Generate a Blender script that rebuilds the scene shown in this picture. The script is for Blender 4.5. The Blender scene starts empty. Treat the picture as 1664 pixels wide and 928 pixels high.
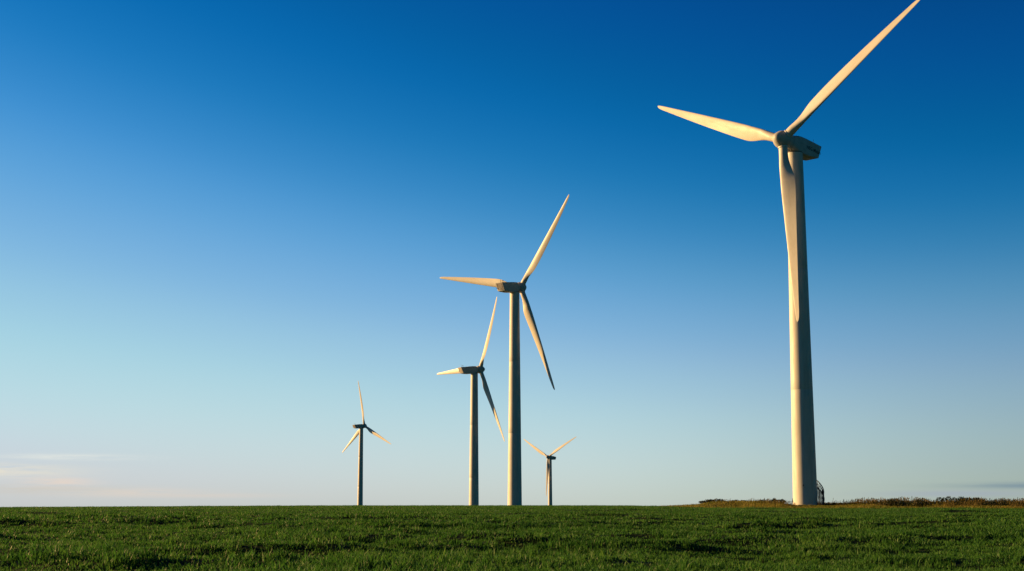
import bpy, bmesh, math, random
import numpy as np
from mathutils import Matrix, Vector

S = bpy.context.scene
COL = S.collection
R = math.radians
rng = np.random.default_rng(7)
random.seed(7)

# ------------------------------------------------------------------ helpers
def new_obj(name, me, mat=None, parent=None):
    o = bpy.data.objects.new(name, me)
    COL.objects.link(o)
    if mat is not None and not me.materials:
        me.materials.append(mat)
    if parent is not None:
        o.parent = parent
    return o

def smooth(me, angle=None):
    me.polygons.foreach_set('use_smooth', [True] * len(me.polygons))
    if angle is not None:
        me.set_sharp_from_angle(angle=R(angle))
    me.update()

def mesh(name, verts, faces, angle=None):
    me = bpy.data.meshes.new(name)
    me.from_pydata([tuple(v) for v in verts], [], faces)
    me.update()
    bm = bmesh.new(); bm.from_mesh(me)
    bmesh.ops.recalc_face_normals(bm, faces=bm.faces)
    bm.to_mesh(me); bm.free()
    if angle is not None:
        smooth(me, angle)
    return me

class MB:
    def __init__(self): self.v = []; self.f = []
    def add(self, v, f):
        n = len(self.v); self.v += [tuple(p) for p in v]; self.f += [tuple(i + n for i in q) for q in f]
    def loft(self, rings, cap0=True, cap1=True, closed=True):
        n = len(rings[0]); v = [p for r in rings for p in r]; f = []
        for i in range(len(rings) - 1):
            for j in range(n if closed else n - 1):
                k = (j + 1) % n
                f.append((i*n + j, i*n + k, (i+1)*n + k, (i+1)*n + j))
        if cap0: f.append(tuple(range(n))[::-1])
        if cap1: f.append(tuple((len(rings)-1)*n + j for j in range(n)))
        self.add(v, f)
    def lathe(self, prof, n=64, axis='z', cap0=True, cap1=True):
        rings = []
        for r, h in prof:
            ring = []
            for j in range(n):
                a = 2*math.pi*j/n
                c, s = r*math.cos(a), r*math.sin(a)
                ring.append((c, s, h) if axis == 'z' else (c, h, s))
            rings.append(ring)
        self.loft(rings, cap0, cap1)
    def box(self, c, s, rot=0.0):
        x, y, z = s[0]/2, s[1]/2, s[2]/2
        P = [(-x,-y,-z),(x,-y,-z),(x,y,-z),(-x,y,-z),(-x,-y,z),(x,-y,z),(x,y,z),(-x,y,z)]
        ca, sa = math.cos(rot), math.sin(rot)
        P = [(c[0]+p[0]*ca-p[1]*sa, c[1]+p[0]*sa+p[1]*ca, c[2]+p[2]) for p in P]
        self.add(P, [(3,2,1,0),(4,5,6,7),(0,1,5,4),(1,2,6,5),(2,3,7,6),(3,0,4,7)])
    def tube(self, pts, r, n=8, r1=None):
        pts = [Vector(p) for p in pts]; rings = []
        for i, p in enumerate(pts):
            d = (pts[min(i+1, len(pts)-1)] - pts[max(i-1, 0)]).normalized()
            a = d.cross(Vector((0,0,1)) if abs(d.z) < .9 else Vector((1,0,0))).normalized(); b = d.cross(a)
            rr = r if r1 is None else r + (r1 - r)*i/(len(pts)-1)
            rings.append([tuple(p + a*rr*math.cos(2*math.pi*j/n) + b*rr*math.sin(2*math.pi*j/n)) for j in range(n)])
        self.loft(rings)
    def build(self, name, mat, parent=None, angle=35):
        return new_obj(name, mesh(name, self.v, self.f, angle), mat, parent)

def tag(o, label=None, cat=None, group=None, kind=None):
    if label: o['label'] = label
    if cat: o['category'] = cat
    if group: o['group'] = group
    if kind: o['kind'] = kind
    return o

def empty(name, loc):
    o = bpy.data.objects.new(name, None); COL.objects.link(o); o.location = loc
    o.empty_display_size = .5
    return o

# ------------------------------------------------------------------ materials
def mat(name):
    m = bpy.data.materials.new(name); m.use_nodes = True
    nt = m.node_tree
    return m, nt, nt.nodes['Principled BSDF'], nt.nodes['Material Output']

def ramp(nt, stops, interp='LINEAR'):
    n = nt.nodes.new('ShaderNodeValToRGB'); cr = n.color_ramp; cr.interpolation = interp
    while len(cr.elements) < len(stops): cr.elements.new(.5)
    for e, (p, c) in zip(cr.elements, stops):
        e.position = p; e.color = (*c, 1) if len(c) == 3 else c
    return n

def paint(name, col, rough=.42, dirt=.06, scale=(1.2, 1.2, .12)):
    m, nt, b, out = mat(name)
    tc = nt.nodes.new('ShaderNodeTexCoord'); mp = nt.nodes.new('ShaderNodeMapping')
    mp.inputs['Scale'].default_value = scale
    nz = nt.nodes.new('ShaderNodeTexNoise'); nz.inputs['Scale'].default_value = 1.6; nz.inputs['Detail'].default_value = 6; nz.inputs['Roughness'].default_value = .65
    nt.links.new(tc.outputs['Object'], mp.inputs[0]); nt.links.new(mp.outputs[0], nz.inputs['Vector'])
    d = tuple(c*(1-dirt*2.2) for c in col); d = (d[0], d[1]*.99, d[2]*.97)
    rp = ramp(nt, [(.33, d), (.55, col)])
    nt.links.new(nz.outputs['Fac'], rp.inputs[0]); nt.links.new(rp.outputs[0], b.inputs['Base Color'])
    r2 = ramp(nt, [(.3, (rough+.1,)*3), (.7, (rough-.06,)*3)])
    nt.links.new(nz.outputs['Fac'], r2.inputs[0]); nt.links.new(r2.outputs[0], b.inputs['Roughness'])
    b.inputs['Specular IOR Level'].default_value = .35
    return m

M_TOWER = paint('painted_steel', (.78, .765, .73), .5, .07)
M_BLADE = paint('blade_gelcoat', (.78, .76, .72), .42, .06, (.8, .8, .25))
M_NAC = paint('nacelle_paint', (.60, .60, .59), .48, .08, (.7, .7, .7))
M_DARK = paint('galvanised_dark_steel', (.06, .065, .07), .55, .15)
M_GREY = paint('grey_steel', (.3, .31, .32), .45, .1)
M_INK, _, b_, _ = mat('black_lettering'); b_.inputs['Base Color'].default_value = (.012, .012, .014, 1); b_.inputs['Roughness'].default_value = .5
M_RED, _, b_, _ = mat('rust_red_trim'); b_.inputs['Base Color'].default_value = (.32, .09, .05, 1); b_.inputs['Roughness'].default_value = .6

def leafy(name, stops, trans=.35, attr='tint', rough=.5, spec=.25):
    m, nt, b, out = mat(name)
    at = nt.nodes.new('ShaderNodeAttribute'); at.attribute_name = attr
    rp = ramp(nt, stops); nt.links.new(at.outputs['Fac'], rp.inputs[0])
    nt.links.new(rp.outputs[0], b.inputs['Base Color']); b.inputs['Roughness'].default_value = rough
    b.inputs['Specular IOR Level'].default_value = spec
    tr = nt.nodes.new('ShaderNodeBsdfTranslucent'); nt.links.new(rp.outputs[0], tr.inputs['Color'])
    mx = nt.nodes.new('ShaderNodeMixShader'); mx.inputs[0].default_value = trans
    nt.links.new(b.outputs[0], mx.inputs[1]); nt.links.new(tr.outputs[0], mx.inputs[2]); nt.links.new(mx.outputs[0], out.inputs['Surface'])
    return m

M_CROP = leafy('young_cereal_leaf', [(0, (.023, .082, .015)), (.4, (.046, .150, .023)), (.7, (.092, .230, .036)), (1, (.18, .31, .07))], .45, 'tint', .5, .14)
M_VERGE = leafy('verge_grass', [(0, (.045, .090, .012)), (.35, (.12, .16, .022)), (.65, (.24, .22, .04)), (1, (.38, .29, .08))], .4, 'tint', .6, .1)
M_DRY = leafy('dry_grass_stalk', [(0, (.040, .046, .012)), (.4, (.105, .090, .024)), (.75, (.21, .155, .042)), (1, (.38, .27, .10))], .35, 'tint', .6, .1)
M_BUSH = leafy('bramble_leaf', [(0, (.014, .024, .008)), (.5, (.028, .042, .012)), (.85, (.07, .06, .020)), (1, (.13, .08, .03))], .25)
M_STEM, _, b_, _ = mat('woody_stem'); b_.inputs['Base Color'].default_value = (.035, .025, .016, 1); b_.inputs['Roughness'].default_value = .85

# ------------------------------------------------------------------ terrain
def hashgrid(seed, n=256):
    return np.random.default_rng(seed).random((n, n))
_G = {}
def vnoise(x, y, seed):
    g = _G.setdefault(seed, hashgrid(seed))
    xi = np.floor(x).astype(int); yi = np.floor(y).astype(int)
    fx = x - xi; fy = y - yi
    fx = fx*fx*fx*(fx*(fx*6-15)+10); fy = fy*fy*fy*(fy*(fy*6-15)+10)
    a = g[xi % 256, yi % 256]; b = g[(xi+1) % 256, yi % 256]; c = g[xi % 256, (yi+1) % 256]; d = g[(xi+1) % 256, (yi+1) % 256]
    return (a*(1-fx)+b*fx)*(1-fy) + (c*(1-fx)+d*fx)*fy
def fbm(x, y, seed, oct=3):
    s = 0; a = 1; t = 0
    for k in range(oct):
        s = s + a*vnoise(x*2**k + 17.3*k, y*2**k - 9.1*k, seed+k); t += a; a *= .5
    return s/t
def sstep(a, b, x):
    t = np.clip((x-a)/(b-a), 0, 1); return t*t*(3-2*t)

_yy = np.arange(-600, 9000, 2.0)
_py = [-600, 0, 20, 60, 120, 180, 215, 240, 300, 392, 425, 470, 540, 700, 960, 1140, 2000, 9000]
_pz = [0, 0, .04, .40, .84, 1.18, 1.32, 1.38, 1.41, 1.40, 1.15, -1.5, -7.7, -9.5, -13, -20.6, -26, -26]
_zz = np.interp(_yy, _py, _pz)
_k = np.hanning(13); _k /= _k.sum()
_zz = np.convolve(np.pad(_zz, 6, mode='edge'), _k, 'valid')

def zg(x, y):
    x = np.asarray(x, float); y = np.asarray(y, float)
    z = np.interp(y, _yy, _zz)
    xl = np.clip(-(x+20), 0, 160)
    z = z - 6e-5*xl*xl*np.clip(y/240, 0, 1.2)*(y > -1)
    xr = np.clip((x-20)/14, 0, 1); xr = xr*xr*(3-2*xr)
    z = z - .30*xr*np.exp(-((y-198)/16)**2)                   # the crop edge dips before the verge bank
    z = z + .20*xr*np.exp(-((y-229)/9)**2)                    # bank under the turbine and the dry grass
    z = z + .22*sstep(50, 60, x)*np.exp(-((y-232)/9)**2)
    z = z + .52*sstep(28.5, 32, x)*(1-sstep(40, 45, x))*np.exp(-((y-223)/7)**2)
    z = z + 8.2*np.exp(-(((x+102)/90)**2 + ((y-966)/70)**2))  # far knoll
    near = np.clip(1-(y-40)/190, 0, 1)*np.clip((y+5)/25, 0, 1)
    z = z + near*(.62*(fbm(x/10+3, y/10, 11, 2)-.5) + .92*(fbm(x/5.0 + .12*y, y/2.1, 21, 2)-.5)*np.clip(.6+(vnoise(x/12, y/7, 25)-.3)*1.3, .3, 1))
    far = np.clip((y-60)/80, 0, 1)*(y < 430)
    z = z + far*.14*(fbm(x/6, y/16, 31, 2)-.5)
    return z

def axis_lines(segs):
    out = []
    for a, b, st in segs:
        out += list(np.arange(a, b, st))
    return np.array(out + [segs[-1][1]])
gx = axis_lines([(-7000, -1000, 600), (-1000, -160, 40), (-160, -40, 2), (-40, 40, .7), (40, 120, 1.2), (120, 400, 20), (400, 1000, 100), (1000, 7000, 600)])
gy = axis_lines([(-600, -20, 40), (-20, 16, 3), (16, 90, .7), (90, 260, 1.2), (260, 560, 5), (560, 1300, 20), (1300, 9000, 500)])
X, Y = np.meshgrid(gx, gy)
Z = zg(X, Y)
nx, ny = len(gx), len(gy)
def grid_mesh(name, X, Y, Z):
    ny, nx = X.shape
    co = np.stack([X, Y, Z], -1).reshape(-1, 3)
    i = np.arange(ny*nx).reshape(ny, nx)
    q = np.stack([i[:-1, :-1], i[:-1, 1:], i[1:, 1:], i[1:, :-1]], -1).reshape(-1, 4)
    return raw_mesh(name, co, q)
def raw_mesh(name, co, faces, smooth_=True):
    me = bpy.data.meshes.new(name)
    nf, k = faces.shape
    me.vertices.add(len(co)); me.vertices.foreach_set('co', co.astype(np.float32).ravel())
    me.loops.add(nf*k); me.loops.foreach_set('vertex_index', faces.astype(np.int32).ravel())
    me.polygons.add(nf); me.polygons.foreach_set('loop_start', np.arange(0, nf*k, k, dtype=np.int32))
    if smooth_: me.polygons.foreach_set('use_smooth', np.ones(nf, bool))
    me.update(calc_edges=True)
    return me

M_GROUND, nt, b_, _ = mat('field_soil_and_sward')
tc = nt.nodes.new('ShaderNodeTexCoord')
n1 = nt.nodes.new('ShaderNodeTexNoise'); n1.inputs['Scale'].default_value = .35; n1.inputs['Detail'].default_value = 8; n1.inputs['Roughness'].default_value = .7
n2 = nt.nodes.new('ShaderNodeTexNoise'); n2.inputs['Scale'].default_value = 9; n2.inputs['Detail'].default_value = 5
nt.links.new(tc.outputs['Object'], n1.inputs['Vector']); nt.links.new(tc.outputs['Object'], n2.inputs['Vector'])
r1 = ramp(nt, [(.3, (.014, .034, .006)), (.5, (.020, .050, .007)), (.72, (.034, .062, .010))])
r2 = ramp(nt, [(.35, (.55, .55, .5)), (.65, (1.15, 1.15, 1.1))])
mx = nt.nodes.new('ShaderNodeMix'); mx.data_type = 'RGBA'; mx.blend_type = 'MULTIPLY'; mx.inputs[0].default_value = .9
nt.links.new(n1.outputs['Fac'], r1.inputs[0]); nt.links.new(n2.outputs['Fac'], r2.inputs[0])
nt.links.new(r1.outputs[0], mx.inputs[6]); nt.links.new(r2.outputs[0], mx.inputs[7]); nt.links.new(mx.outputs[2], b_.inputs['Base Color'])
b_.inputs['Roughness'].default_value = .95; b_.inputs['Specular IOR Level'].default_value = .1
bp = nt.nodes.new('ShaderNodeBump'); bp.inputs['Distance'].default_value = .08; bp.inputs['Strength'].default_value = .8
nt.links.new(n2.outputs['Fac'], bp.inputs['Height']); nt.links.new(bp.outputs[0], b_.inputs['Normal'])
ground = new_obj('ground', grid_mesh('ground', X, Y, Z), M_GROUND); tag(ground, kind='structure')

# ------------------------------------------------------------------ grasses
def blades(base, h, w, lean_dir, lean, face, tint, segs=2):
    """base (N,3); a tapering, bending ribbon per row"""
    N = len(base)
    d = np.stack([np.cos(lean_dir), np.sin(lean_dir), 0*lean_dir], -1)
    s = np.stack([np.cos(face), np.sin(face), 0*face], -1)*(w[:, None]/2)
    up = np.array([0, 0, 1.])
    def pt(t): return base + up*(h*t*(1-.25*lean*t))[:, None] + d*(h*lean*t*t)[:, None]
    if segs == 2:
        p0, p1, p2 = base, pt(.55), pt(1.0)
        co = np.stack([p0-s*.8, p0+s*.8, p1+s, p1-s, p2], 1)
        b = np.arange(N)[:, None]*5
        tri = np.concatenate([b+[0, 1, 2], b+[0, 2, 3], b+[3, 2, 4]], 1).reshape(-1, 3)
        k = 5
    else:
        co = np.stack([base-s, base+s, pt(1.0)], 1)
        b = np.arange(N)[:, None]*3
        tri = b+[0, 1, 2]; k = 3
    return co.reshape(-1, 3), tri, np.repeat(tint, k)

def grass_object(name, parts, m):
    co = np.concatenate([p[0] for p in parts]); off = 0; fs = []
    for p in parts:
        fs.append(p[1]+off); off += len(p[0])
    me = raw_mesh(name, co, np.concatenate(fs), True)
    a = me.attributes.new('tint', 'FLOAT', 'POINT'); a.data.foreach_set('value', np.concatenate([p[2] for p in parts]).astype(np.float32))
    return tag(new_obj(name, me, m), kind='stuff')

def verge_mask(x, y):   # where the crop stops and the rough verge begins
    edge = 204 + 3*(vnoise(x/9, x*0, 77)-.5)
    return (y > edge) & (x > 24 + .0*y)

parts = []
for d0, d1, dens, w, per, segs in [(16, 45, 260, .026, 8, 2), (45, 70, 170, .034, 8, 2), (70, 110, 90, .048, 7, 2), (110, 170, 42, .066, 6, 1), (170, 330, 14, .10, 5, 1)]:
    xm = d1*.36*(1.45 if d1 < 120 else 1.25)+7
    n = int(2*xm*(d1-d0)*dens/per)
    x = rng.uniform(-xm, xm, n); y = rng.uniform(d0, d1, n)
    k = (np.abs(x) < y*.36*(1.45 if d1 < 120 else 1.25)+7) & ~verge_mask(x, y)
    x, y = x[k], y[k]
    vig = .5*fbm(x/3.2, y/4.0, 41, 3) + .5*fbm(x/.75, y/.95, 51, 2)       # vigour of the stand
    bare = fbm(x/5.5+9, y/3.6, 61, 2)
    keep = rng.random(len(x)) < np.clip(.8 + (bare-.30)*5, .75, 1)
    x, y, vig = x[keep], y[keep], vig[keep]
    hc = .08 + .19*np.clip((vig-.30)/.42, 0, 1.15)**1.5
    hc = np.where(y > 120, np.minimum(hc, .22), hc)
    n = len(x)
    px = np.repeat(x, per) + rng.normal(0, .045+.0006*d1, n*per); py = np.repeat(y, per) + rng.normal(0, .045+.0006*d1, n*per)
    H = np.repeat(hc*rng.uniform(.7, 1.3, n), per)*rng.uniform(.55, 1.2, n*per)
    base = np.stack([px, py, zg(px, py)-.015], -1)
    t = .40*rng.random(n*per) + .18*np.repeat(fbm(x/14, y/14, 71, 2), per) + .22*np.repeat(rng.random(n), per) + .32*np.repeat(fbm(x/1.2, y/1.6, 75, 2), per) - .05
    t += (rng.random(n*per) < .03)*.3
    parts.append(blades(base, H, w*rng.uniform(.7, 1.3, n*per), rng.uniform(0, 6.283, n*per), rng.uniform(.15, .75, n*per), rng.uniform(0, 3.1416, n*per), np.clip(t, 0, 1), segs))
crop = grass_object('crop_grass', parts, M_CROP)
crop['label'] = 'short green cereal crop covering the whole field up to the skyline'; crop['category'] = 'crop'

# rough grass on the verge in front of the bushes and round the turbine foot
def scatter(n, x0, x1, y0, y1):
    return rng.uniform(x0, x1, n), rng.uniform(y0, y1, n)
x, y = scatter(60000, 22, 104, 203, 244)
fade = np.clip((x-24)/8, 0, 1)*np.clip((y-202)/4, .0, 1)
k = (rng.random(len(x)) < fade) & (np.hypot(x-46.3, y-228.8) > 2.0)
x, y = x[k], y[k]
hh = (.20+.36*fbm(x/3, y/3, 81, 2))*np.clip(.55+(x-24)/30, .5, 1)*np.where((x > 41) & (x < 52), .6, 1)
t = np.clip(.15+.5*fbm(x/4, y/4, 91, 2)+.35*rng.random(len(x)), 0, 1)
vg = grass_object('verge_grass', [blades(np.stack([x, y, zg(x, y)-.02], -1), hh*rng.uniform(.6, 1.3, len(x)), rng.uniform(.05, .10, len(x)), rng.uniform(0, 6.28, len(x)), rng.uniform(.1, .6, len(x)), rng.uniform(0, 3.14, len(x)), t, 2)], M_VERGE)
vg['label'] = 'rough yellow green grass along the verge behind the crop'; vg['category'] = 'grass'

# tall dry stalks with seed heads
def dry(n, x0, x1, y0, y1, h0, h1, hole=.33, dens=None):
    x, y = scatter(n, x0, x1, y0, y1)
    c = fbm(x/2.2, y/2.6, 101, 2)
    k = c > hole
    if dens is not None: k &= rng.random(n) < dens(x, y)
    x, y, c = x[k], y[k], c[k]; n = len(x)
    h = (h0+(h1-h0)*np.clip((c-hole)/.35, 0, 1))*rng.uniform(.70, 1.12, n)*(.45+1.05*fbm(x/4.5, y/5, 141, 2))
    base = np.stack([x, y, zg(x, y)-.02], -1)
    ld = rng.normal(.2, .9, n); ln = rng.uniform(.03, .35, n)
    t = np.clip(.1+.75*fbm(x/3.5, y/3, 111, 2)+.30*rng.normal(0, .5, n), 0, 1)
    out = [blades(base, h, rng.uniform(.03, .055, n), ld, ln, rng.uniform(0, 3.14, n), t, 2)]
    # feathery heads: two crossed slim ribbons near the stalk tip
    tip = base + np.stack([np.cos(ld)*h*ln*.72, np.sin(ld)*h*ln*.72, h*.80*(1-.2*ln)], -1)
    s = rng.random(n) < .38
    for q in range(2):
        out.append(blades(tip[s], h[s]*rng.uniform(.16, .30, s.sum()), rng.uniform(.06, .11, s.sum()), ld[s]+rng.normal(0, .5, s.sum()), rng.uniform(.1, .5, s.sum()), rng.uniform(0, 3.14, s.sum()), np.clip(t[s]+.1, 0, 1), 2))
    return out
dp = dry(24000, 52, 104, 207, 240, .5, 1.08, .33, lambda x, y: np.clip((x-52)/6, 0, 1)*np.clip((y-206)/12, .12, 1)*np.where((x/y > .262) & (x/y < .300) & (y < 221), .06, 1)*np.where((x/y > .327) & (x/y < .345) & (y < 218), .1, 1))
dp += dry(2600, 49.5, 56, 224, 238, .2, .5, .30)
dp += dry(2600, 30, 45.5, 216, 236, .3, .65, .40, lambda x, y: np.clip((x-30)/3, 0, 1)*np.clip((45-x)/3, 0, 1))
dg = grass_object('tall_dry_grass', dp, M_DRY)
dg['label'] = 'tall reddish brown dry grass on the bank at the field edge'; dg['category'] = 'dry grass'

# ------------------------------------------------------------------ shrubs
def bush(name, x, y, w, dpt, h, label, cat, group, n=1500, leaf=.10, lumps=5, lift=0.0, tint0=0.0):
    z0 = float(zg(x, y))
    root = empty(name, (x, y, z0)); tag(root, label, cat, group)
    cs = []
    for i in range(lumps):
        u = (i+.5)/lumps*2-1 + random.uniform(-.1, .1)
        hh = h*(1-.55*abs(u)**2.2)*random.uniform(.72, 1.05)
        cs.append((u*w/2*.86, random.uniform(-.3, .3)*dpt, lift+(hh-lift)*.5, w/lumps*random.uniform(.6, .95), dpt*.45, (hh-lift)*.5))
    c = np.array(cs)[rng.integers(0, lumps, n)]
    v = rng.normal(size=(n, 3)); v /= np.linalg.norm(v, axis=1)[:, None]
    rad = rng.uniform(.35, 1.0, n)**.5
    rad *= 1+.22*(fbm(v[:, 0]*2.2+c[:, 0], v[:, 2]*2.2+c[:, 1], 121, 2)-.5)*2
    p = c[:, :3] + v*c[:, 3:]*rad[:, None]
    p[:, 2] = np.maximum(p[:, 2], .03)
    # leaf clumps: small randomly turned quads folded down the middle
    a = rng.normal(size=(n, 3)); a /= np.linalg.norm(a, axis=1)[:, None]
    b = np.cross(a, rng.normal(size=(n, 3))); b /= np.linalg.norm(b, axis=1)[:, None]
    sz = leaf*rng.uniform(.5, 1.4, n)[:, None]
    co = np.stack([p-a*sz, p+b*sz*.55, p+a*sz, p-b*sz*.55], 1).reshape(-1, 3)
    f = (np.arange(n)[:, None]*4+[0, 1, 2, 3])
    me = raw_mesh('foliage', co, f, False)
    t = np.clip(tint0+.45*rng.random(n)+.45*fbm(p[:, 0]*1.3, p[:, 2]*2, 131, 2)*1.0+.0*p[:, 2], 0, 1)
    at = me.attributes.new('tint', 'FLOAT', 'POINT'); at.data.foreach_set('value', np.repeat(t, 4).astype(np.float32))
    new_obj('foliage', me, M_BUSH, root)
    for cc in cs:
        top = (cc[0]+random.uniform(-.4, .4)*cc[3], cc[1]+random.uniform(-.3, .3)*cc[4], cc[2]+cc[5]*random.uniform(.6, 1.12))
        mb = MB(); mb.tube([(cc[0]*.85, cc[1]*.8, -.05), (cc[0]*.9+random.uniform(-.06, .06), cc[1], top[2]*.5), top], .024, 6, .007)
        mb.build('stem', M_STEM, root)
    return root
GB = 'bramble bushes left of the large turbine'
def at_px(px, d): return ((px-832)/2311*d*.989, d)
for px, d, w, h, lab, n in [
    (1160, 226, 5.0, .70, 'low dark bramble thicket at the left tip of the verge, highest on its left', 1700),
    (1202, 228, 4.6, .66, 'low brownish bramble thicket in the middle of the row left of the large turbine', 1500),
    (1236, 226, 2.9, .55, 'small bramble clump with a gap before the darkest mound by the large turbine', 900),
    (1262, 224, 3.1, .80, 'dark rounded bramble mound nearest the large turbine on its left', 1200)]:
    x, y = at_px(px, d); bush('bramble_bush', x, y, w, 1.7, h, lab, 'bush', GB, n, .085, 6, 0, .12)
GD = 'dark shrubs among the dry grass'
for px, d, w, h, lab, n, lp in [
    (1452, 214, 4.4, 1.50, 'dark green shrub at the left end of the shrubs in the dry grass', 1700, 5),
    (1492, 216, 4.4, 1.42, 'wide dark shrub second from the left in the dry grass', 1700, 5),
    (1531, 233, 1.6, 1.36, 'small dark rounded shrub rising above the dry grass, left of three', 800, 2),
    (1546, 235, 1.7, 1.50, 'small grey green shrub rising above the dry grass, tallest of three', 850, 2),
    (1563, 232, 1.5, 1.30, 'small dark shrub rising above the dry grass, right of three', 750, 2),
    (1606, 215, 3.4, 1.15, 'low dark shrub half hidden in dry grass near the right edge', 1000, 4)]:
    x, y = at_px(px, d); bush('dark_shrub', x, y, w, 1.6, h, lab, 'shrub', GD, n, .085, lp, .0, 0)

def weed(px, d, h, label):
    x, y = at_px(px, d); z0 = float(zg(x, y))
    root = empty('dock_weed', (x, y, z0)); tag(root, label, 'weed', 'tall weed stalks on the verge')
    mb = MB(); mb.tube([(0, 0, -.05), (.03, 0, h*.5), (.0, .03, h)], .02, 6, .008); 
    for q in range(4):
        a = q*1.7; zz = h*(.45+.13*q)
        mb.tube([(.02, 0, zz), (.10*math.cos(a), .1*math.sin(a), zz+.16), (.12*math.cos(a), .12*math.sin(a), zz+.26)], .01, 5, .006)
    mb.build('stalk', M_STEM, root)
    hd = MB(); hd.tube([(.0, .0, h*.48), (0, .015, h*.8), (0, .03, h*1.03)], .035, 6, .03)
    for q in range(26):
        t = random.uniform(.5, 1.0); a = random.uniform(0, 6.28); r = .07*(1.15-t)+.03
        c = Vector((r*math.cos(a), r*math.sin(a), h*t)); s = random.uniform(.02, .045)
        hd.add([c+Vector((-s, 0, 0)), c+Vector((s, 0, 0)), c+Vector((0, s, 0)), c+Vector((0, 0, 2.2*s))], [(0, 2, 1), (0, 1, 3), (1, 2, 3), (2, 0, 3)])
    hd.build('seed_head', M_STEM, root)
for px, d, h, lab in [(1288, 224, 1.05, 'dark dock weed stalk against the sunlit foot of the large turbine'),
                      (1371, 229, .95, 'lone dark weed stalk in short grass right of the large turbine'),
                      (1393, 231, .85, 'thin weed stalk between the large turbine and the dark shrubs')]:
    weed(px, d, h, lab)

# ------------------------------------------------------------------ wind turbine
H = 60.6          # shaft height above the foundation
OV = 2.918        # tower axis to hub centre
TILT = R(6.27)
RB = 31.0

def tower_mesh():
    top = H - OV*math.sin(TILT) - 1.42
    mb = MB(); prof = []
    secs = 3; zs = [0, top*.335, top*.67, top]
    rad = lambda z: 1.96 + (1.33-1.96)*(z/top)**.96
    for i in range(secs):
        a, b = zs[i], zs[i+1]
        for q in np.linspace(a+.05, b-.05, 14): prof.append((rad(q), q))
        if i < secs-1:                         # narrow flange groove between two tower sections
            prof += [(rad(b)-.012, b-.02), (rad(b)-.012, b+.02)]
    prof = [(rad(0), 0)] + prof + [(rad(top), top)]
    mb.lathe(prof, 96); return mesh('tower', mb.v, mb.f, 40), top
def blade_mesh():
    nst, npt = 64, 48
    rr = np.concatenate([np.linspace(1.12, 9, 26), np.linspace(9.6, 30, 32), np.array([30.3, 30.55, 30.75, 30.88, 30.96, 31.0])])
    chord = np.interp(rr, [1.0, 1.9, 2.6, 3.6, 5.0, 6.4, 7.6, 9.2, 12, 15.5, 20, 23.5, 27, 29.5, 30.3, 30.75, 31.0], [1.44, 1.44, 1.46, 1.58, 1.98, 2.38, 2.54, 2.50, 2.30, 2.02, 1.64, 1.30, .95, .68, .56, .36, .06])
    sm = np.convolve(np.pad(chord[:-7], 2, mode='edge'), [.1, .25, .3, .25, .1], 'valid'); chord[:-7] = sm
    tc = np.interp(rr, [1.0, 2.4, 3.6, 5.0, 7.0, 10, 16, 24, 31], [1, 1, .76, .44, .29, .235, .19, .15, .13])
    tw = np.interp(rr, [1, 3, 6, 8.5, 10.5, 12.5, 16, 20, 25, 31], [16, 16, 15, 12.5, 9.5, 7, 4.5, 3, 1.5, 0])
    mixc = sstep(2.0, 6.2, rr)
    off = np.interp(rr, [1, 2.4, 7, 31], [.5, .5, .33, .30])
    th = np.linspace(0, 2*np.pi, npt, endpoint=False)
    xc = (1+np.cos(th))/2                       # 1 at trailing edge, 0 at leading edge
    yt = 5*(.2969*np.sqrt(xc)-.126*xc-.3516*xc**2+.2843*xc**3-.1030*xc**4)
    m_, p_ = .04, .42
    cam = np.where(xc < p_, m_/p_**2*(2*p_*xc-xc**2), m_/(1-p_)**2*(1-2*p_+2*p_*xc-xc**2))
    side = np.where(th <= np.pi, 1., -1.)
    rings = []
    for i, r in enumerate(rr):
        c = chord[i]
        ax = (xc-off[i])*c; ay = (cam*mixc[i] + side*yt*tc[i])*c
        cx_, cy_ = (xc-.5)*c, .5*c*np.sin(th)*tc[i]
        X_ = ax*mixc[i] + cx_*(1-mixc[i]); Y_ = ay*mixc[i] + cy_*(1-mixc[i])
        # leading edge toward -X, suction side toward -Y (downwind); twist turns the nose upwind (+Y)
        a = R(tw[i])
        px, py = X_, -Y_
        qx = px*math.cos(a)+py*math.sin(a); qy = -px*math.sin(a)+py*math.cos(a)
        qy = qy - .71*(r/31)**2
        rings.append([(qx[j], qy[j], r) for j in range(npt)])
    mb = MB(); mb.loft(rings); return mesh('blade', mb.v, mb.f, 60)
def collar_mesh():
    mb = MB(); mb.lathe([(.74, 1.2), (.82, 1.22), (.82, 1.52), (.785, 1.54), (.74, 1.54)], 48, cap0=False, cap1=False)
    return mesh('root_collar', mb.v, mb.f, 30)
def hub_mesh():
    mb = MB()
    prof = [(.9, -1.36), (1.20, -1.36), (1.26, -1.30), (1.40, -1.05), (1.48, -.6), (1.50, .0), (1.46, .45), (1.33, .80), (1.08, 1.20), (.82, 1.55), (.60, 1.80), (.40, 1.95), (.2, 2.03), (.02, 2.05)]
    mb.lathe(prof, 64, 'y'); return mesh('hub', mb.v, mb.f, 50)
def rrect(hw, top, bot, r, n=7):
    pts = []
    for cx, cz, a0 in [(hw-r, top-r, 0), (-(hw-r), top-r, 90), (-(hw-r), bot+r, 180), (hw-r, bot+r, 270)]:
        for j in range(n):
            a = R(a0+90*j/(n-1)); pts.append((cx+r*math.cos(a), cz+r*math.sin(a)))
    return pts
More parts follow.
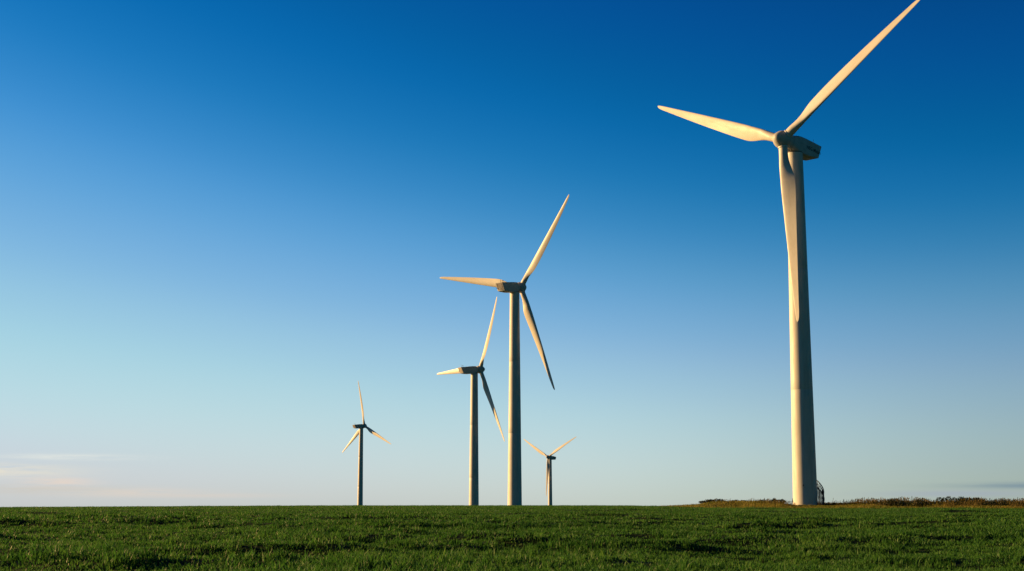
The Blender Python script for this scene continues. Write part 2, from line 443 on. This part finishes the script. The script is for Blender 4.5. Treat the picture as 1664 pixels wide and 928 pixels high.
def nacelle_mesh():
    secs = [(1.52, 1.02, 1.02, -1.02, .95, 0), (1.46, 1.12, 1.12, -1.12, 1.0, 0), (1.0, 1.24, 1.22, -1.26, .80, 0), (.3, 1.30, 1.30, -1.38, .34, 0), (-.6, 1.30, 1.36, -1.42, .16, 0),
            (-2.2, 1.30, 1.36, -1.42, .12, 0), (-3.2, 1.30, 1.34, -1.36, .11, .1), (-4.4, 1.29, 1.30, -1.20, .10, .35), (-5.40, 1.27, 1.26, -1.02, .09, .78), (-5.46, 1.21, 1.20, -.96, .07, .78)]
    rings = []
    for y, hw, tp, bt, r, sl in secs:
        rings.append([(a, y - sl*((b-bt)/(tp-bt)), b) for a, b in rrect(hw, tp, bt, r)])
    mb = MB(); mb.loft(rings); return mesh('nacelle', mb.v, mb.f, 28)

ME = {}
ME['tower'], TOPZ = tower_mesh()
ME['blade'] = blade_mesh(); ME['collar'] = collar_mesh(); ME['hub'] = hub_mesh(); ME['nacelle'] = nacelle_mesh()
for k, m in [('tower', M_TOWER), ('blade', M_BLADE), ('collar', M_BLADE), ('hub', M_NAC), ('nacelle', M_NAC)]: ME[k].materials.append(m)

def lettering_mesh():
    cu = bpy.data.curves.new('lettering', 'FONT'); cu.body = 'NEG Micon'; cu.size = .80; cu.extrude = .004; cu.offset = .014; cu.space_character = 1.04
    o = bpy.data.objects.new('tmp', cu); COL.objects.link(o)
    dg_ = bpy.context.evaluated_depsgraph_get(); me = bpy.data.meshes.new_from_object(o.evaluated_get(dg_))
    bpy.data.objects.remove(o); me.materials.clear(); me.materials.append(M_INK); return me
ME['letter'] = lettering_mesh()
# matrices inside the nacelle frame: text x -> -Y, text y -> Z, normal -> -X
M_TXT = Matrix(((0, 0, -1, -1.306), (-1, 0, 0, -1.95), (0, 1, 0, -.30), (0, 0, 0, 1)))

def mast_mesh():
    mb = MB()
    mb.tube([(-.35, -5.0, 1.2), (-.35, -5.05, 1.75), (-.35, -5.1, 2.35)], .05, 8, .022)
    mb.tube([(.3, -4.8, 1.25), (.3, -4.8, 1.75)], .035, 8)
    mb.tube([(.12, -4.8, 1.74), (.48, -4.8, 1.74)], .022, 6)
    mb.box((.3, -4.8, 1.30), (.34, .3, .14)); mb.box((-.35, -5.0, 1.28), (.26, .26, .16))
    return mesh('wind_mast', mb.v, mb.f, 30)
def cups_mesh():
    mb = MB()
    for k in range(3):
        a = k*2.094
        c = (.12+.12*math.cos(a), -4.8+.12*math.sin(a), 1.83); mb.lathe([(.01, 0), (.05, .01), (.06, .05), (.05, .09), (.01, .10)], 10)
        n = len(mb.v)-50
        for i in range(n, len(mb.v)): p = mb.v[i]; mb.v[i] = (p[0]+c[0], p[1]+c[1], p[2]+c[2]-.05)
        mb.tube([(.12, -4.8, 1.83), c], .012, 5)
    mb.tube([(.12, -4.8, 1.74), (.12, -4.8, 1.88)], .02, 6)
    mb.box((.48, -4.92, 1.84), (.015, .34, .15)); mb.tube([(.48, -4.72, 1.84), (.48, -4.9, 1.84)], .015, 5); mb.tube([(.48, -4.8, 1.74), (.48, -4.8, 1.86)], .015, 5)
    return mesh('anemometer', mb.v, mb.f, 30)
def hatch_mesh():           # the rear hatch: frame and louvre lips on the sloping tail face
    mb = MB()
    # tail face plane: y = -5.46 - .78*t, z from -.92 (t=0) to 1.16 (t=1)
    def P(x, t, o): return (x, -5.462-.78*t-o, -.96+2.16*t)
    def bar(x0, t0, x1, t1, w):
        a, b = Vector(P(x0, t0, 0)), Vector(P(x1, t1, 0)); d = (b-a).normalized(); nrm = Vector((0, -1, -.375)).normalized(); s = d.cross(nrm).normalized()*w
        v = [a-s, a+s, b+s, b-s]; mb.add([*v, *[p+nrm*.03 for p in v]], [(0,1,2,3),(7,6,5,4),(0,4,5,1),(1,5,6,2),(2,6,7,3),(3,7,4,0)])
    bar(-.85, .86, .85, .86, .035); bar(-.85, .18, .85, .18, .03); bar(-.85, .2, -.85, .84, .035); bar(.85, .2, .85, .84, .035)
    for t in (.36, .52, .68): bar(-.6, t, .6, t, .02)
    return mesh('rear_hatch', mb.v, mb.f, 30)
def yaw_mesh():
    mb = MB(); mb.lathe([(1.20, TOPZ-.02), (1.36, TOPZ-.02), (1.36, TOPZ+.10), (1.22, TOPZ+.12), (1.22, TOPZ+.34), (.9, TOPZ+.34)], 64)
    return mesh('yaw_ring', mb.v, mb.f, 30)
ME['mast'] = mast_mesh(); ME['cups'] = cups_mesh(); ME['hatch'] = hatch_mesh(); ME['yaw'] = yaw_mesh()
for k, m in [('mast', M_DARK), ('cups', M_GREY), ('hatch', M_RED), ('yaw', M_DARK)]: ME[k].materials.append(m)

GT = 'wind turbines on the green field'
def make_turbine():
    root = empty('wind_turbine', (0, 0, 0))
    new_obj('tower', ME['tower'], None, root)
    new_obj('yaw_ring', ME['yaw'], None, root)
    n = new_obj('nacelle', ME['nacelle'], None, root)
    l = new_obj('lettering', ME['letter'], None, n); l.matrix_basis = M_TXT
    m = new_obj('wind_mast', ME['mast'], None, n)
    new_obj('anemometer', ME['cups'], None, n)
    new_obj('rear_hatch', ME['hatch'], None, n)
    new_obj('hub', ME['hub'], None, root)
    for k in range(3):
        b = new_obj('blade', ME['blade'], None, root); b['slot'] = k
        new_obj('root_collar', ME['collar'], None, b)
    return root
def copy_tree(o, parent=None):
    c = o.copy(); COL.objects.link(c); c.parent = parent
    for ch in list(o.children): copy_tree(ch, c)
    return c
def pose(root, x, y, hubz, yaw, phi, adj=(0, 0, 0), ov=2.6):
    zb = hubz - H
    root.location = (x, y, zb)
    base = Matrix.Rotation(-R(yaw), 4, 'Z') @ Matrix.Rotation(TILT, 4, 'X')
    hubp = Vector((ov*math.sin(R(yaw)), ov*math.cos(R(yaw)), H))
    back = Vector(((ov-OV)*math.sin(R(yaw)), (ov-OV)*math.cos(R(yaw)), 0))
    for ch in root.children:
        nm = ch.name.split('.')[0]
        if nm == 'nacelle':
            ch.matrix_basis = Matrix.Translation(Vector((0, 0, H - OV*math.sin(TILT))) + back) @ base
        elif nm == 'hub':
            ch.matrix_basis = Matrix.Translation(hubp) @ base
        elif nm == 'blade':
            ch.matrix_basis = Matrix.Translation(hubp) @ base @ Matrix.Rotation(-R(phi + 120*ch['slot'] + adj[ch['slot']]), 4, 'Y')

TURB = [(46.69, 228.98, 60.80, 226.76, 53.21, 'largest wind turbine, with lettering on its nacelle and curved steel stairs at its foot'),
        (.74, 392.5, 61.99, 41.25, 79.13, 'second tallest turbine near the centre, rotor turned away and sunlit tail'),
        (-14.28, 537.94, 52.64, 56.26, 88.32, 'middle sized turbine just left of the central one, its top blade reaching under that nacelle'),
        (-101.98, 965.35, 54.79, 45.6, 4.7, 'small distant turbine standing alone on the left, one blade pointing straight up'),
        (30.21, 1138.42, 39.39, 219.59, 59.88, 'smallest distant turbine with two blades raised like a Y, right of the central tower')]
proto = make_turbine()
roots = [proto] + [copy_tree(proto) for _ in TURB[1:]]
for rt, (x, y, hz, yaw, phi, lab) in zip(roots, TURB):
    pose(rt, x, y, hz, yaw, phi, (.8, -2.4, -1.6) if abs(hz-52.64) < .01 else (0, 0, 0), 3.2 if hz > 60.5 and yaw > 200 else 2.6); tag(rt, lab, 'wind turbine', GT)

# ---- curved access stair, door and marker at the foot of the nearest turbine
big = roots[0]
gz = float(zg(46.69, 228.98)) - big.location.z      # ground level in the turbine's own frame
st = empty('access_stair', (0, 0, 0)); st.parent = big
rt_ = 1.97; ro = 2.93
def pol(r, az, z): return (r*math.sin(R(az)), r*math.cos(R(az)), gz+z)
def zt(az): return 1.10 + (101.7-az)*.0378          # tread height along the helix
tr = MB(); az = 126
while zt(az) < 2.95:
    z = zt(az); a0, a1 = az-2.9, az+2.9
    v = [pol(rt_+.02, a0, z-.15), pol(rt_+.02, a1, z-.15), pol(ro, a1, z-.15), pol(ro, a0, z-.15)]
    v2 = [(p[0], p[1], p[2]+.15) for p in v]
    tr.add(v+v2, [(3,2,1,0),(4,5,6,7),(0,1,5,4),(1,2,6,5),(2,3,7,6),(3,0,4,7)])
    az -= 5.2
az_top = az+2.3
tr.build('treads', M_DARK, st)
ld = MB(); segs = 8
ring = []
for i in range(segs+1):
    a = az_top-3-i*4.0
    ring.append([pol(rt_+.02, a, 2.86), pol(ro+.1, a, 2.86), pol(ro+.1, a, 2.95), pol(rt_+.02, a, 2.95)])
ld.loft(ring); ld.build('landing', M_DARK, st)
hr = MB()
azs = np.arange(128, az_top-34, -3.0)
def zrail(a): return min(zt(a), 2.95)
for r_, dz, rad in [(ro, 1.05, .075), (ro, .55, .045), (ro, -.06, .10), (rt_+.30, 1.05, .05)]:
    hr.tube([pol(r_, a, max(.05, zrail(a)+dz)) for a in azs], rad, 8)
hr.build('handrail', M_DARK, st)
for i, a in enumerate(np.arange(127, az_top-34, -7.2)):
    ps = MB(); ps.tube([pol(ro, a, -.2 if i % 3 == 0 else zrail(a)-.05), pol(ro, a, zrail(a)+1.05)], .045, 8)
    ps.build('post', M_DARK, st)
    if zrail(a) > .9 and i % 2 == 0:
        pass
pn = MB()
for a0 in (111, 104, 97, 90, 83):
    pn.loft([[pol(ro-.03, a, zrail(a)+.06), pol(ro+.01, a, zrail(a)+.06), pol(ro+.01, a, zrail(a)+.62), pol(ro-.03, a, zrail(a)+.62)] for a in (a0+3.3, a0, a0-3.3)])
pn.build('side_panel', M_DARK, st)
dr = MB(); ring = []
for a in np.linspace(az_top-10, az_top-34, 9):
    ring.append([pol(rt_-.05, a, 2.95), pol(rt_+.06, a, 2.95), pol(rt_+.045, a, 4.95), pol(rt_-.06, a, 4.95)])
dr.loft(ring); door = dr.build('door', M_GREY, big)
kn = MB(); kn.box(pol(rt_+.09, az_top-13, 3.95), (.05, .05, .2), R(-(az_top-13))); kn.build('handle', M_DARK, door)
bx = MB(); bx.box(pol(1.99, 198, 3.15), (.16, .10, .22), -R(198)); bx.build('marker_plate', M_DARK, big)

# ------------------------------------------------------------------ camera
cam = bpy.data.cameras.new('camera'); cam.sensor_width = 36; cam.lens = 2311/1664*36; cam.clip_end = 30000; cam.clip_start = .1
co = bpy.data.objects.new('camera', cam); COL.objects.link(co)
co.location = (0, 0, 1.6); co.rotation_euler = (math.pi/2 + math.atan(357/2311), 0, 0)
S.camera = co

# ------------------------------------------------------------------ light
SUN_AZ, SUN_EL = R(290), R(12)
sl = bpy.data.lights.new('sun', 'SUN'); sl.energy = 5.0; sl.angle = R(.6); sl.color = (1.0, .59, .205)
so = bpy.data.objects.new('sun', sl); COL.objects.link(so)
to = Vector((math.sin(SUN_AZ)*math.cos(SUN_EL), math.cos(SUN_AZ)*math.cos(SUN_EL), math.sin(SUN_EL)))
so.rotation_euler = to.to_track_quat('Z', 'Y').to_euler(); so.location = (-60, 40, 40)

w = bpy.data.worlds.new('World'); S.world = w; w.use_nodes = True
nt = w.node_tree; N = nt.nodes; L = nt.links.new
bg = N['Background']; bg.inputs[1].default_value = .1
sk = N.new('ShaderNodeTexSky'); sk.sky_type = 'NISHITA'; sk.sun_disc = False
sk.sun_elevation = SUN_EL; sk.sun_rotation = SUN_AZ
sk.air_density = .7; sk.dust_density = 0; sk.ozone_density = 4
def math_(op, a, b=None):
    n = N.new('ShaderNodeMath'); n.operation = op
    for i, v in enumerate((a, b)):
        if v is None: continue
        if isinstance(v, (int, float)): n.inputs[i].default_value = v
        else: L(v, n.inputs[i])
    return n.outputs[0]
def remap(x, a, b):
    m = N.new('ShaderNodeMapRange'); m.interpolation_type = 'SMOOTHSTEP'; m.inputs[1].default_value = a; m.inputs[2].default_value = b; L(x, m.inputs[0]); return m.outputs[0]
tcw = N.new('ShaderNodeTexCoord'); sx = N.new('ShaderNodeSeparateXYZ'); L(tcw.outputs['Generated'], sx.inputs[0])
u = math_('ARCTAN2', sx.outputs[0], sx.outputs[1]); v = math_('ARCSINE', sx.outputs[2])
glow = N.new('ShaderNodeVectorMath'); glow.operation = 'SCALE'          # thin dust brightens the sky on the sun's side
L(sk.outputs[0], glow.inputs[0]); L(math_('SUBTRACT', 1.0, math_('MULTIPLY', remap(u, -.08, .48), .02)), glow.inputs['Scale'])
sep = N.new('ShaderNodeSeparateColor'); L(glow.outputs[0], sep.inputs[0])
CURVES = [[(0, 0), (50, 1), (60, 3), (69, 6), (74, 20), (80, 50), (88, 91), (97, 124), (111, 158), (133, 185), (166, 202), (190, 210), (255, 230)],
          [(0, 0), (70, 32), (92, 69), (99, 83), (105, 97), (112, 114), (120, 135), (130, 160), (142, 181), (154, 200), (168, 214), (186, 219), (199, 216), (255, 225)],
          [(0, 0), (100, 74), (136, 136), (142, 149), (150, 161), (155, 172), (162, 185), (170, 200), (178, 213), (188, 221), (207, 227), (255, 238)]]
comb = N.new('ShaderNodeCombineColor')
def s2l(v):
    v /= 255; return v/12.92 if v <= .04045 else ((v+.055)/1.055)**2.4
for i, cv in enumerate(CURVES):
    g = math_('POWER', math_('MULTIPLY', sep.outputs[i], .1), 1/2.2)
    fc = N.new('ShaderNodeFloatCurve'); c = fc.mapping.curves[0]
    pts = [(s2l(a)**(1/2.2), s2l(b_)**(1/2.2)) for a, b_ in cv]
    while len(c.points) < len(pts): c.points.new(.5, .5)
    for p, (a, b_) in zip(c.points, pts): p.location = (a, b_)
    for p in c.points: p.handle_type = 'AUTO_CLAMPED'
    fc.mapping.extend = 'HORIZONTAL'; fc.mapping.update()
    L(g, fc.inputs['Value'])
    L(math_('POWER', fc.outputs[0], 2.2), comb.inputs[i])
# clouds, laid out by compass direction and elevation
def window(c, x, s):  # exp(-((x-c)/s)^2)
    d = math_('DIVIDE', math_('SUBTRACT', x, c), s); return math_('EXPONENT', math_('MULTIPLY', math_('MULTIPLY', d, d), -1.0))
def wnoise(su, sv, scale, detail, ou=0.0, rough=.6):
    cb = N.new('ShaderNodeCombineXYZ'); L(math_('ADD', math_('MULTIPLY', u, su), ou), cb.inputs[0]); L(math_('MULTIPLY', v, sv), cb.inputs[1])
    nz = N.new('ShaderNodeTexNoise'); nz.inputs['Scale'].default_value = scale; nz.inputs['Detail'].default_value = detail; nz.inputs['Roughness'].default_value = rough
    L(cb.outputs[0], nz.inputs['Vector']); return nz.outputs['Fac']
def mixcol(base, col, fac):
    m = N.new('ShaderNodeMix'); m.data_type = 'RGBA'; L(fac, m.inputs[0]); L(base, m.inputs[6])
    m.inputs[7].default_value = (*[s2l(k) for k in col], 1); return m.outputs[2]
# warm air low over the ground
low = math_('MULTIPLY', math_('EXPONENT', math_('MULTIPLY', math_('MAXIMUM', v, 0.0), -38.0)), remap(u, .55, -.30))
c_ = mixcol(comb.outputs[0], (216, 208, 190), math_('MULTIPLY', low, .62))
# low sky dims to the right; unseen sky is darkened to deepen shade
def vscale(col, f):
    n = N.new('ShaderNodeVectorMath'); n.operation = 'SCALE'; L(col, n.inputs[0]); L(f, n.inputs['Scale']); return n.outputs[0]
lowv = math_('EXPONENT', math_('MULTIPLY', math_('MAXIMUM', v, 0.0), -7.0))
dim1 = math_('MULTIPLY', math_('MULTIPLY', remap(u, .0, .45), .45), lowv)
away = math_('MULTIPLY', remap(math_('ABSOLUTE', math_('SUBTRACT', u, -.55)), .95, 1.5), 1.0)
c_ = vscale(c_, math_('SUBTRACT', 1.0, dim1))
am = N.new('ShaderNodeMix'); am.data_type = 'RGBA'; am.blend_type = 'MULTIPLY'; L(away, am.inputs[0]); L(c_, am.inputs[6]); am.inputs[7].default_value = (.035, .27, .27, 1); c_ = am.outputs[2]  # out-of-frame sky graded to dark teal to tune the towers' shaded sides
low2 = math_('EXPONENT', math_('MULTIPLY', math_('MAXIMUM', v, 0.0), -55.0))
c_ = mixcol(c_, (172, 186, 198), math_('MULTIPLY', math_('MULTIPLY', low2, .4), math_('SUBTRACT', 1.0, away)))
for k, (cu, cv, wu, wv, colr, st_) in enumerate([(-.300, .0318, .038, .0018, (226, 230, 224), .85), (-.345, .0225, .045, .0040, (230, 224, 208), .9), (-.306, .0150, .022, .0034, (236, 215, 198), .7),
        (-.262, .0085, .045, .0028, (226, 212, 198), .6), (-.33, .0105, .06, .003, (206, 200, 188), .6), (-.21, .0065, .05, .0016, (218, 208, 198), .5)]):
    nn = wnoise(20, 260, 1.0, 9, 3.1+5*k, .68)
    m_ = math_('MULTIPLY', remap(nn, .31, .56), math_('MULTIPLY', window(cu, u, wu), window(cv, v, wv)))
    c_ = mixcol(c_, colr, math_('MULTIPLY', m_, st_))
n_b = wnoise(5, 120, 1.3, 5, 8.7)
cr = math_('MULTIPLY', remap(n_b, .25, .5), math_('MULTIPLY', window(.37, u, .06), window(.0128, v, .0020)))
c_ = mixcol(c_, (104, 132, 154), math_('MULTIPLY', cr, .9))
cr2 = math_('MULTIPLY', remap(n_b, .25, .5), math_('MULTIPLY', window(.30, u, .05), window(.0075, v, .0022)))
c_ = mixcol(c_, (160, 170, 184), math_('MULTIPLY', cr2, .7))
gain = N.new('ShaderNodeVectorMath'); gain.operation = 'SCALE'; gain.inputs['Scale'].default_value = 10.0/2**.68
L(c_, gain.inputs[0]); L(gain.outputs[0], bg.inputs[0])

S.view_settings.view_transform = 'Standard'; S.view_settings.look = 'None'
S.view_settings.exposure = .68; S.view_settings.gamma = 1
S.cycles.max_bounces = 6
